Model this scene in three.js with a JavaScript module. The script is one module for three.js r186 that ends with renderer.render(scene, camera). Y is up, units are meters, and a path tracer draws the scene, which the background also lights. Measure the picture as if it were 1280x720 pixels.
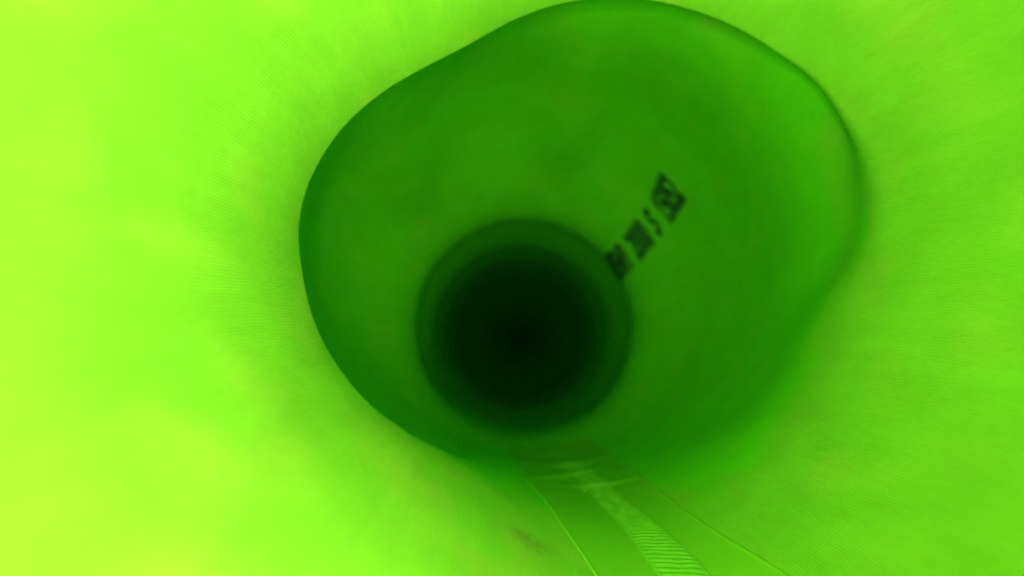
import * as THREE from 'three';
import { FontLoader } from 'three/addons/loaders/FontLoader.js';
import { RectAreaLightUniformsLib } from 'three/addons/lights/RectAreaLightUniformsLib.js';
import { ImprovedNoise } from 'three/addons/math/ImprovedNoise.js';
import { mergeGeometries } from 'three/addons/utils/BufferGeometryUtils.js';

// ------------------------------------------------------------------ camera, light, exposure
const scene = new THREE.Scene();
scene.background = new THREE.Color(0x000000);            // inside a closed pipe: no sky
const FOV = 60, F = 360 / Math.tan(FOV * Math.PI / 360);
const camera = new THREE.PerspectiveCamera(FOV, 16 / 9, 0.001, 20);
camera.position.set(0, 0, 0); camera.lookAt(0, 0, -1);
camera.focus = 0.15; camera.userData.fStop = 5.2;
const renderer = new THREE.WebGLRenderer({ antialias: true });
renderer.setSize(1024, 576);
renderer.toneMapping = THREE.LinearToneMapping;
renderer.toneMappingExposure = 18.5;
renderer.shadowMap.enabled = true;
RectAreaLightUniformsLib.init();
const LED_POWER = 52, LED_SIZE = 0.005, LED_N = 6;       // ring of LEDs round the lens
for (let k = 0; k < LED_N; k++) {
  const a = (k + 0.5) / LED_N * Math.PI * 2;
  const l = new THREE.RectAreaLight(new THREE.Color().setRGB(1, 0.97, 0.86), LED_POWER, LED_SIZE, LED_SIZE);
  l.position.set(Math.cos(a) * 0.0105, Math.sin(a) * 0.0105, 0.0195);
  l.lookAt(l.position.x - 0.36, l.position.y + 0.22, l.position.z - 1);   // the head leans a little up and to the left
  scene.add(l);
}

// ------------------------------------------------------------------ helpers
const noise = new ImprovedNoise();
const sm = (a, b, x) => { const t = Math.min(1, Math.max(0, (x - a) / (b - a))); return t * t * (3 - 2 * t); };
const D2R = Math.PI / 180;
function tag(o, label, category, group, kind) {
  o.userData.label = label; if (category) o.userData.category = category;
  if (group) o.userData.group = group; if (kind) o.userData.kind = kind; return o;
}
function thing(name) { const g = new THREE.Group(); g.name = name; scene.add(g); return g; }
function mesh(name, geo, mat, parent) {
  const m = new THREE.Mesh(geo, mat); m.name = name; m.castShadow = m.receiveShadow = true; parent.add(m); return m;
}
// seeded random
let seed = 7; const rnd = () => { seed = (seed * 16807) % 2147483647; return seed / 2147483647; };

// ------------------------------------------------------------------ the shape of the pipe's inside
// d = depth along the pipe in metres (z = -d); a gently bending centre line, a radius that depends on angle and depth
const DL = 0.175;                                          // depth of the folded lip of the liner
const CL = new THREE.CatmullRomCurve3([
  [-0.7, 0.075, 0.085], [-0.2, 0.052, 0.05], [0, 0.0395, 0.0345], [DL, 0.0253, 0.0197], [0.34, 0.0172, -0.011], [0.5, 0.012, -0.040], [0.78, 0.0125, -0.0726], [1.4, 0.022, -0.138], [3.2, 0.05, -0.325],
].map(([d, x, y]) => new THREE.Vector3(x, y, d)), false, 'centripetal');
const CT = (() => {                                         // resample the centre line by depth
  const p = CL.getPoints(3000), n = 1200, out = []; let j = 0;
  for (let i = 0; i <= n; i++) {
    const d = -0.7 + 3.9 * i / n;
    while (j < p.length - 2 && p[j + 1].z < d) j++;
    const t = Math.min(1, Math.max(0, (d - p[j].z) / (p[j + 1].z - p[j].z)));
    out.push([p[j].x + (p[j + 1].x - p[j].x) * t, p[j].y + (p[j + 1].y - p[j].y) * t]);
  }
  return (d) => {
    const f = Math.min(n - 1e-6, Math.max(0, (d + 0.7) / 3.9 * n)), i = Math.floor(f), t = f - i;
    return [out[i][0] + (out[i + 1][0] - out[i][0]) * t, out[i][1] + (out[i + 1][1] - out[i][1]) * t];
  };
})();
// how far the lip of the liner is squeezed in, round the clock (degrees from the right, counter-clockwise; radius in metres at the lip)
const RIM = [[1085, 256], [1080, 220], [1067, 180], [1049, 144], [1018, 100], [970, 65], [920, 36], [860, 12], [810, 1], [765, -2], [723, 1], [686, 9], [648, 24], [607, 46], [565, 67], [519, 91], [473, 119], [440, 146], [411, 183], [386, 233], [374, 285], [378, 338], [389, 391], [407, 436], [438, 480], [469, 511]];
const LIP = RIM.map(([x, y]) => [Math.atan2(290 - y, x - 730) / Math.PI * 180, Math.hypot(x - 730, y - 290)]).map(([t, q]) => [t < 0 ? t + 360 : t, q]);
LIP.push([228, 335], [238, 334], [250, 343], [262, 362], [275, 382], [290, 393], [305, 392], [320, 382], [335, 367], [348, 357]); LIP.sort((a, b) => a[0] - b[0]);
const BASE = 0.122, SKIN = 0.205;
function periodic(tab, deg) {
  deg = ((deg % 360) + 360) % 360; if (deg < tab[0][0]) deg += 360;
  const n = tab.length; let i = n - 1;
  for (let k = 0; k < n; k++) if (tab[k][0] <= deg) i = k;
  const g = (k) => { const q = ((k % n) + n) % n; return [tab[q][0] + 360 * Math.floor(k / n), tab[q][1]]; };
  const p0 = g(i - 1), p1 = g(i), p2 = g(i + 1), p3 = g(i + 2), t = (deg - p1[0]) / (p2[0] - p1[0]);
  const m1 = (p2[1] - p0[1]) / (p2[0] - p0[0]) * (p2[0] - p1[0]), m2 = (p3[1] - p1[1]) / (p3[0] - p1[0]) * (p2[0] - p1[0]);
  const t2 = t * t, t3 = t2 * t;
  return (2 * t3 - 3 * t2 + 1) * p1[1] + (t3 - 2 * t2 + t) * m1 + (-2 * t3 + 3 * t2) * p2[1] + (t3 - t2) * m2;
}
// how long the roll behind the lip is: sharp on the left and top, a long slope at the lower right and the bottom
const ROLL = [[0, 0.034], [12, 0.026], [24, 0.018], [45, 0.014], [90, 0.014], [135, 0.013], [180, 0.011], [205, 0.015], [218, 0.026], [229, 0.055], [240, 0.1], [252, 0.14], [270, 0.16], [295, 0.15], [315, 0.1], [332, 0.07], [346, 0.06]];
const lipTab = [], rollTab = [];
for (let k = 0; k < 720; k++) {
  const deg = k / 2, roll = periodic(ROLL, deg); rollTab.push(roll);
  const target = periodic(LIP, deg); let rho = target * DL / F; const plain = rho;
  for (let it = 0; it < 6; it++) {         // the outline one sees lies a little behind the crest
    let least = 1e9;
    for (let d = DL; d < DL + 0.012; d += 0.0004) {
      const r = BASE - (BASE - rho) * Math.exp(-(((d - DL) / roll) ** 2)), [cx, cy] = CT(d);
      const x = (cx + r * Math.cos(deg * D2R)) / d * F - 90, y = (cy + r * Math.sin(deg * D2R)) / d * F - 70;
      least = Math.min(least, Math.hypot(x, y));
    }
    rho = Math.min(rho * target / least, 0.118);
  }
  const w = 1 - sm(0.014, 0.09, roll); lipTab.push(rho * w + plain * (1 - w));
}
for (let pass = 0; pass < 3; pass++) { const c = lipTab.slice(); for (let k = 0; k < 720; k++) { let s = 0; for (let j = -3; j <= 3; j++) s += c[(k + j + 720) % 720]; lipTab[k] = s / 7; } }
const look = (tab, th) => { const f = ((((th / D2R) % 360) + 360) % 360) * 2, i = Math.floor(f) % 720, t = f - Math.floor(f); return tab[i] + (tab[(i + 1) % 720] - tab[i]) * t; };
const bell = (x) => Math.exp(-x * x);
// wrinkles across the floor where the liner bends: [angle, depth] of both ends, height, width; filled in below
const FOLDS = [];
function radius(th, d) {
  const roll = look(rollTab, th), lip = look(lipTab, th), deg = th / D2R;
  const rise = 0.075 + 0.16 * bell((((deg % 360) + 360) % 360 - 262) / 36);   // on the floor the squeeze comes on slowly
  let r = BASE - (BASE - lip) * (d < DL ? bell((DL - d) / rise) : bell((d - DL) / roll));
  // second narrowing with a lit slope before it, then joints farther in
  const low = 0.5 - 0.5 * Math.sin(th + 0.3), side = (a, w) => { let t = th / D2R - a; t -= 360 * Math.round(t / 360); return bell(t / w); };
  const amp = 0.046 - 0.041 * low + 0.026 * side(160, 40);
  r += (amp - 0.0125) * sm(0.2, 0.36, d) * (1 - sm(0.6, 0.7, d));
  r -= amp * (d < 0.5 ? bell((0.5 - d) / 0.064) : bell((d - 0.5) / 0.085));
  r -= 0.0022 * bell((d - 0.78) / 0.006);
  r -= sm(0.2, 0.4, d) * (1 - sm(0.4, 0.47, d)) * (0.014 * side(79, 9) + 0.016 * side(131, 12) - 0.004 * side(105, 14));
  // soft lengthwise undulations of the sleeve
  const cx = Math.cos(th), sy = Math.sin(th);
  const far = sm(0.17, 0.24, d);
  r += far * (0.0016 * noise.noise(cx * 2.2 + 3, sy * 2.2, d * 3.5) + 0.0005 * noise.noise(cx * 6, sy * 6 + 4, d * 8));
  r += (1 - far) * 0.0008 * noise.noise(cx * 3, sy * 3 + 9, d * 14);
  for (const [a, b, fh, fl] of FOLDS) {
    let t = th - a[0]; t -= 2 * Math.PI * Math.round(t / (2 * Math.PI)); t /= b[0] - a[0];
    if (t > -0.6 && t < 1.6) r -= fh * bell((t - 0.5) * 1.9) * bell((d - a[1] - (b[1] - a[1]) * t - 0.0015 * Math.sin(t * 7 + a[1] * 900)) / fl);
  }
  r += 0.004 * sm(0.785, 0.84, d);
  if (d > 1.15) r *= 1 - 0.996 * Math.min(1, (d - 1.15) / 0.85);            // the bore closes off where the pipe bends out of reach
  return r;
}
function at(th, d, lift = 0, out = new THREE.Vector3()) {
  const [cx, cy] = CT(d), r = radius(th, d) - lift;
  return out.set(cx + r * Math.cos(th), cy + r * Math.sin(th), -d);
}
const toPixel = (v) => [640 + v.x / -v.z * F, 360 - v.y / -v.z * F];
const inward = (() => {                                      // unit normal of the inner wall, towards the axis
  const a = new THREE.Vector3(), b = new THREE.Vector3(), c = new THREE.Vector3(), e = new THREE.Vector3();
  return (th, d, out = new THREE.Vector3()) => {
    at(th - 0.002, d, 0, a); at(th + 0.002, d, 0, b); at(th, d - 0.0006, 0, c); at(th, d + 0.0006, 0, e);
    return out.crossVectors(b.sub(a), e.sub(c)).normalize();
  };
})();
// the wall's point seen in a direction of the photograph, as [angle, depth]: used to place print, stains and tape on the wall
function seen(px, py, from = 0.05, to = 1.2) {
  const kx = (px - 640) / F, ky = -(py - 360) / F;
  for (let d = from; d < to; d += 0.0003) {
    const [cx, cy] = CT(d), x = kx * d - cx, y = ky * d - cy, th = Math.atan2(y, x);
    if (Math.hypot(x, y) > radius(th, d)) return [th, d];
  }
  return null;
}

{
  const ends = [[[668, 569], [735, 560], 0.0011, 0.0045], [[676, 583], [748, 574], 0.0016, 0.0042], [[672, 598], [742, 587], 0.0018, 0.0042], [[708, 608], [785, 600], 0.0015, 0.004]];
  const found = ends.map(([p, q, h, w]) => [seen(...p), seen(...q), h, w]); FOLDS.push(...found);
}

// ------------------------------------------------------------------ materials
function dataTexture(w, h, fn, srgb) {
  const a = new Uint8Array(w * h * 4);
  for (let j = 0; j < h; j++) for (let i = 0; i < w; i++) { const c = fn(i, j), o = (j * w + i) * 4; a[o] = c[0]; a[o + 1] = c[1]; a[o + 2] = c[2]; a[o + 3] = c[3] ?? 255; }
  const t = new THREE.DataTexture(a, w, h); t.wrapS = t.wrapT = THREE.RepeatWrapping; t.magFilter = THREE.LinearFilter; t.minFilter = THREE.LinearMipmapLinearFilter;
  t.generateMipmaps = true; if (srgb) t.colorSpace = THREE.SRGBColorSpace; t.needsUpdate = true; return t;
}
const enc = (l) => Math.round(255 * Math.min(1, Math.max(0, l <= 0.0031308 ? 12.92 * l : 1.055 * l ** (1 / 2.4) - 0.055)));
const fbm = (x, y, z, o) => { let s = 0, a = 1, f = 1; for (let k = 0; k < o; k++) { s += a * noise.noise(x * f, y * f, z + k * 7); a *= 0.5; f *= 2; } return s; };
// liner colour: full turn by 0.75 m of length; cloudy resin patches, fibres, a brown smear, specks
const LEN = 0.75, D0 = -0.15;
const smear = seen(662, 676), specks = [seen(420, 601), seen(614, 628), seen(585, 655), seen(520, 640), seen(745, 655)].filter(Boolean);
const FIRST = [0.25, 0.67, 0.024];
function linerColour(W, H, marks, LIME) {
  return dataTexture(W, H, (i, j) => {
    const th = i / W * Math.PI * 2, d = D0 + j / H * LEN, x = Math.cos(th) * 0.115, y = Math.sin(th) * 0.115;
    const cloud = fbm(x * 55 + d * 7, y * 55, d * 60, 3), fine = noise.noise(x * 500, y * 500, d * 300), streak = noise.noise(x * 260, y * 260, d * 12);
    const k = 1 + (marks ? 0.09 : 0.05) * cloud + 0.04 * fine + 0.03 * streak;
    const yel = 1 + 0.45 * Math.max(0, fbm(x * 40, y * 40 + 3, d * 45 + 5, 2));
    let c = [LIME[0] * k * yel, LIME[1] * k, LIME[2] * k * yel];
    if (!marks) {                                            // patches of the liner's yellower resin in the first few centimetres
      const q = Math.min(1, Math.max(0, 0.75 + 1.1 * fbm(x * 30, y * 30 + 6, d * 30, 4) - (d - split(th)) / 0.045)), k2 = k * yel;
      c = [c[0] * (1 - q) + FIRST[0] * k2 * q, c[1] * (1 - q) + FIRST[1] * k * q, c[2] * (1 - q) + FIRST[2] * k2 * q];
    }
    if (marks) {
      if (smear) {
        let da = th - smear[0]; da -= 2 * Math.PI * Math.round(da / (2 * Math.PI));
        const u = da * 0.1, v = d - smear[1];
        const m = bell(Math.hypot(u / 0.0062, v / 0.0055)) * (0.8 + 0.7 * noise.noise(u * 450, v * 450, 3) + 0.5 * noise.noise(u * 1500, v * 1500, 5));
        const q = Math.min(0.4, Math.max(0, m * 0.55));
        c = [c[0] * (1 - q) + 0.12 * q, c[1] * (1 - q) + 0.12 * q, c[2] * (1 - q) + 0.03 * q];
      }
      for (const s of specks) {
        let da = th - s[0]; da -= 2 * Math.PI * Math.round(da / (2 * Math.PI));
        if (Math.hypot(da * 0.1, d - s[1]) < 0.0004) c = [0.28, 0.75, 0.08];
      }
    }
    return [enc(c[0]), enc(c[1]), enc(c[2])];
  }, true);
}
const nearMap = linerColour(2048, 2048, true, [0.25, 0.67, 0.024]), midMap = linerColour(1024, 1024, false, [0.15, 0.77, 0.007]);
// knitted felt: lengthwise wales with a slight course structure, in metres (12 mm tile)
const KN = 256;
const knit = dataTexture(KN, KN, (i, j) => {
  const u = i / KN, v = j / KN, T = Math.PI * 2;
  const wale = 0.5 + 0.5 * Math.cos(T * (u * 12 + 0.06 * Math.sin(T * v * 4)));
  const course = 0.5 + 0.5 * Math.cos(T * (v * 14 + 0.25 * Math.cos(T * u * 12)));
  const g = Math.round(255 * (0.62 * wale + 0.2 * course * wale + 0.18 * rnd()));
  return [g, g, g];
});
knit.repeat.set(60, LEN / 0.012);
const liner = new THREE.MeshPhysicalMaterial({ map: nearMap, bumpMap: knit, bumpScale: 0.00007, roughness: 0.6, specularIntensity: 0.35 });
const midWall = new THREE.MeshPhysicalMaterial({ map: midMap, bumpMap: knit, bumpScale: 0.00005, roughness: 0.55, specularIntensity: 0.35 });
const farWall = new THREE.MeshPhysicalMaterial({ color: new THREE.Color().setRGB(0.09, 0.74, 0.012), roughness: 0.5, specularIntensity: 0.4 });
const tapeMat = new THREE.MeshPhysicalMaterial({ color: new THREE.Color().setRGB(0.235, 0.69, 0.018), roughness: 0.42, specularIntensity: 0.5 });
const weldMat = new THREE.MeshPhysicalMaterial({ color: new THREE.Color().setRGB(0.245, 0.75, 0.03), roughness: 0.4, specularIntensity: 0.5 });
const ink = new THREE.MeshStandardMaterial({ color: new THREE.Color().setRGB(0.004, 0.075, 0.022), roughness: 0.6 });

// ------------------------------------------------------------------ pipe walls
// the split between two sections follows the crest of the lip; inner and outer skins make a real wall
function split(th) { return DL + Math.min(0.012, look(rollTab, th) * 0.85); }
function wall(d0, d1, nT, nD, ease, thick) {
  const pos = [], nor = [], uv = [], idx = [], v = new THREE.Vector3(), n = new THREE.Vector3();
  for (let j = 0; j <= nD; j++) for (let i = 0; i <= nT; i++) {
    const th = i / nT * Math.PI * 2, a = typeof d0 === 'function' ? d0(th) : d0, b = typeof d1 === 'function' ? d1(th) : d1, d = a + (b - a) * ease(j / nD);
    at(th, d, 0, v); inward(th, d, n); pos.push(v.x, v.y, v.z); nor.push(n.x, n.y, n.z); uv.push(i / nT, (d - D0) / LEN);
  }
  const W = nT + 1;
  for (let j = 0; j < nD; j++) for (let i = 0; i < nT; i++) { const a = j * W + i, b = a + 1, c = a + W, e = c + 1; idx.push(a, b, e, a, e, c); }
  const g = new THREE.BufferGeometry();
  g.setAttribute('position', new THREE.Float32BufferAttribute(pos, 3)); g.setAttribute('normal', new THREE.Float32BufferAttribute(nor, 3)); g.setAttribute('uv', new THREE.Float32BufferAttribute(uv, 2)); g.setIndex(idx);
  // outer skin, coarser
  const p2 = [], n2 = [], u2 = [], i2 = [], mT = 120, mD = 60;
  for (let j = 0; j <= mD; j++) for (let i = 0; i <= mT; i++) {
    const th = i / mT * Math.PI * 2, a = typeof d0 === 'function' ? d0(th) : d0, b = typeof d1 === 'function' ? d1(th) : d1, d = a + (b - a) * j / mD, [cx, cy] = CT(d), r = SKIN + thick;
    p2.push(cx + r * Math.cos(th), cy + r * Math.sin(th), -d); n2.push(Math.cos(th), Math.sin(th), 0); u2.push(i / mT, (d - D0) / LEN);
  }
  for (let j = 0; j < mD; j++) for (let i = 0; i < mT; i++) { const a = j * (mT + 1) + i, b = a + 1, c = a + mT + 1, e = c + 1; i2.push(a, e, b, a, c, e); }
  const o = new THREE.BufferGeometry();
  o.setAttribute('position', new THREE.Float32BufferAttribute(p2, 3)); o.setAttribute('normal', new THREE.Float32BufferAttribute(n2, 3)); o.setAttribute('uv', new THREE.Float32BufferAttribute(u2, 2)); o.setIndex(i2);
  return mergeGeometries([g, o]);
}
const lin = (t) => t;
const near = tag(thing('liner_sleeve'), 'bright lime green felt liner tube nearest the lens, ending at a pinched oval lip', 'pipe liner');
mesh('sleeve_wall', wall(-0.6, split, 720, 330, (t) => 1 - (1 - t) ** 2.2, 0.005), liner, near);
const mid = tag(thing('pipe_section'), 'darker green pipe length beyond the oval lip, with dark printed characters on its wall', 'pipe');
mesh('pipe_wall', wall(split, 0.512, 720, 300, lin, 0.005), midWall, mid);
const deep = tag(thing('pipe_section'), 'nearly black pipe length at the far end, with a thin pale joint ring', 'pipe');
deep.name = 'pipe_section_001';
mesh('pipe_wall', wall(0.512, 0.774, 360, 120, lin, 0.005), farWall, deep);
tag(mesh('joint_ring', wall(0.774, 0.79, 360, 24, lin, 0.005), new THREE.MeshPhysicalMaterial({ color: new THREE.Color().setRGB(0.14, 0.66, 0.03), roughness: 0.5 }), deep), 'thin paler ring round the dark bore');
mesh('pipe_wall', wall(0.79, 2.0, 240, 120, lin, 0.005), farWall, deep);
{ // closed far end
  const [cx, cy] = CT(2.0), g = new THREE.CylinderGeometry(SKIN + 0.006, SKIN + 0.006, 0.01, 64); g.rotateX(Math.PI / 2); g.translate(cx, cy, -2.006);
  mesh('pipe_end', g, farWall, deep);
}

// ------------------------------------------------------------------ seam tape along the floor of the liner
function course(pixels) {                                    // an edge of the tape as angle against depth
  const t = pixels.map(([x, y]) => seen(x, y)).map(([th, d]) => [th > 1.5 ? th - 2 * Math.PI : th, d]).sort((a, b) => a[1] - b[1]);
  const first = t[0], second = t[1];
  return (d) => {
    if (d <= first[1]) return first[0] + (second[0] - first[0]) / (second[1] - first[1]) * (d - first[1]) * 0.6;
    let s = 0, w = 0;                                        // smooth run through the points
    for (let k = -4; k <= 4; k++) {
      const e = Math.min(t[t.length - 1][1], Math.max(first[1], d + k * 0.005)); let i = 0; while (i < t.length - 2 && t[i + 1][1] < e) i++;
      const f = (e - t[i][1]) / (t[i + 1][1] - t[i][1]); s += t[i][0] + (t[i + 1][0] - t[i][0]) * f; w++;
    }
    return s / w;
  };
}
const tapeLeft = course([[748, 724], [712, 675], [690, 640], [655, 597], [641, 572], [633, 548]]);
const tapeRight = course([[998, 722], [940, 690], [886, 660], [840, 625], [795, 590], [760, 562]]);
const weldLeft = course([[822, 724], [805, 700], [768, 650], [739, 624], [724, 604], [696, 580], [684, 566]]);
const weldRight = course([[896, 724], [874, 700], [818, 650], [783, 624], [757, 600], [728, 577], [712, 564]]);
function strip(dA, dB, n, left, right, m, lift, extra) {     // a film strip that follows the wall between two edges, with a thickness
  const pos = [], uv = [], idx = [], v = new THREE.Vector3(), nn = new THREE.Vector3();
  for (let j = 0; j <= n; j++) for (let i = 0; i <= m; i++) {
    const d = dA + (dB - dA) * j / n, t = i / m, th = left(d) + (right(d) - left(d)) * t;
    at(th, d, 0, v); inward(th, d, nn);
    const h = (i === 0 || i === m || j === n) ? -0.0004 : lift(t, d) + (extra ? extra(t, d) : 0);
    v.addScaledVector(nn, h); pos.push(v.x, v.y, v.z); uv.push(t, d / 0.05);
  }
  for (let j = 0; j < n; j++) for (let i = 0; i < m; i++) { const a = j * (m + 1) + i, b = a + 1, c = a + m + 1, e = c + 1; idx.push(a, b, e, a, e, c); }
  const g = new THREE.BufferGeometry(); g.setAttribute('position', new THREE.Float32BufferAttribute(pos, 3)); g.setAttribute('uv', new THREE.Float32BufferAttribute(uv, 2)); g.setIndex(idx); g.computeVertexNormals();
  return g;
}
const seamTape = tag(mesh('seam_tape', strip(0.06, 0.44, 400, tapeLeft, tapeRight, 110, (t) => 0.00025 + 0.0003 * bell((t - 0.012) / 0.012) + 0.00025 * bell((t - 0.985) / 0.014)), tapeMat, near), 'smooth seam tape along the floor of the tube with a thin pale edge');
const PITCH = 0.003;
mesh('ribbed_weld', strip(0.06, 0.4, 1600, weldLeft, weldRight, 28, (t) => 0.0003 + 0.0004 * sm(0, 0.3, t) * sm(1, 0.7, t), (t, d) => {
  const q = Math.cos(2 * Math.PI * (d / PITCH + 1.3 * (t - 0.5) + 0.25 * noise.noise(t * 3, d * 160, 2)));
  return 0.00032 * (0.5 + 0.5 * q) * sm(0.0, 0.2, t) * sm(1.0, 0.8, t) * (0.7 + 0.5 * noise.noise(t * 4, d * 90, 7)) * (1 - sm(0.3, 0.38, d));
}), weldMat, seamTape);

// ------------------------------------------------------------------ printed characters on the middle wall
const font = await new FontLoader().loadAsync('fonts/droid/droid_sans_bold.typeface.json');
const marking = new THREE.Group(); marking.name = 'printed_marking'; marking.userData.label = 'dark blotted line of printed letters and digits'; mid.add(marking);
function printWord(text, q) {                                // q: where its lower left, lower right, upper right and upper left corners lie on the wall
  const c = q.map(([x, y]) => seen(x, y, 0.2).map((v, i) => i ? Math.min(v, text[0] === 'N' && x < 772 ? 0.508 : 0.47) : v));
  const shapes = []; let w = 0; const sizes = [];
  for (const ch of text) { const s = font.generateShapes(ch, 1); const adv = font.data.glyphs[ch].ha / font.data.resolution; shapes.push([s, w]); w += adv * 1.0; sizes.push(adv); }
  for (const [s, x0] of shapes) {
    const g = new THREE.ExtrudeGeometry(s, { depth: 0.001, bevelEnabled: true, bevelSize: 0.04, bevelThickness: 0.0005, bevelSegments: 1, curveSegments: 5 }), p = g.attributes.position, v = new THREE.Vector3(), n = new THREE.Vector3();
    for (let i = 0; i < p.count; i++) {
      const a = (p.getX(i) + x0) / w, b = p.getY(i) / 0.75;
      const th = (c[0][0] * (1 - a) + c[1][0] * a) * (1 - b) + (c[3][0] * (1 - a) + c[2][0] * a) * b, d = (c[0][1] * (1 - a) + c[1][1] * a) * (1 - b) + (c[3][1] * (1 - a) + c[2][1] * a) * b;
      at(th, d, 0, v); inward(th, d, n); v.addScaledVector(n, 0.0005 + p.getZ(i) * 0.1); p.setXYZ(i, v.x, v.y, v.z);
    }
    g.computeVertexNormals(); mesh('printed_character', g, ink, marking);
  }
  return c;
}
printWord('NEW!', [[763, 362], [789, 335], [775, 314], [748, 342]]);
printWord('2000', [[800, 325], [820, 303], [803, 279], [785, 303]]);
printWord('S', [[824, 296], [829, 288], [815, 266], [808, 272]]);
printWord('15052', [[837, 282], [858, 248], [835, 222], [819, 257]]);

// ------------------------------------------------------------------ a rust speck on the middle wall
{
  const s = seen(430, 368, 0.2), g = new THREE.SphereGeometry(0.0009, 12, 8); g.scale(1, 1, 0.6);
  const m = mesh('rust_speck', g, new THREE.MeshStandardMaterial({ color: new THREE.Color().setRGB(0.3, 0.22, 0.04), roughness: 0.9 }), mid); m.position.copy(at(s[0], s[1]));
}

// ------------------------------------------------------------------ the inspection camera's head, round and behind the lens
const head = tag(thing('inspection_camera'), 'steel inspection camera head with a ring of small white lamps', 'camera');
const steel = new THREE.MeshStandardMaterial({ color: 0x8d8f90, metalness: 1, roughness: 0.4 });
{
  const pts = [[0.0062, 0.0206], [0.0145, 0.0206], [0.0158, 0.022], [0.0158, 0.066], [0.012, 0.076], [0.0062, 0.078]].map(([r, z]) => new THREE.Vector2(r, z));
  const g = new THREE.LatheGeometry(pts, 48); g.rotateX(Math.PI / 2); mesh('housing', g, steel, head);
  const lg = new THREE.CircleGeometry(0.0025, 20); lg.rotateY(Math.PI);
  const lm = new THREE.MeshStandardMaterial({ color: 0xffffff, emissive: 0xfff7dc, emissiveIntensity: 2, roughness: 0.4 });
  for (let k = 0; k < LED_N; k++) { const a = (k + 0.5) / LED_N * Math.PI * 2, m = mesh('lamp', lg, lm, head); m.position.set(Math.cos(a) * 0.0105, Math.sin(a) * 0.0105, 0.0202); }
}

renderer.render(scene, camera);
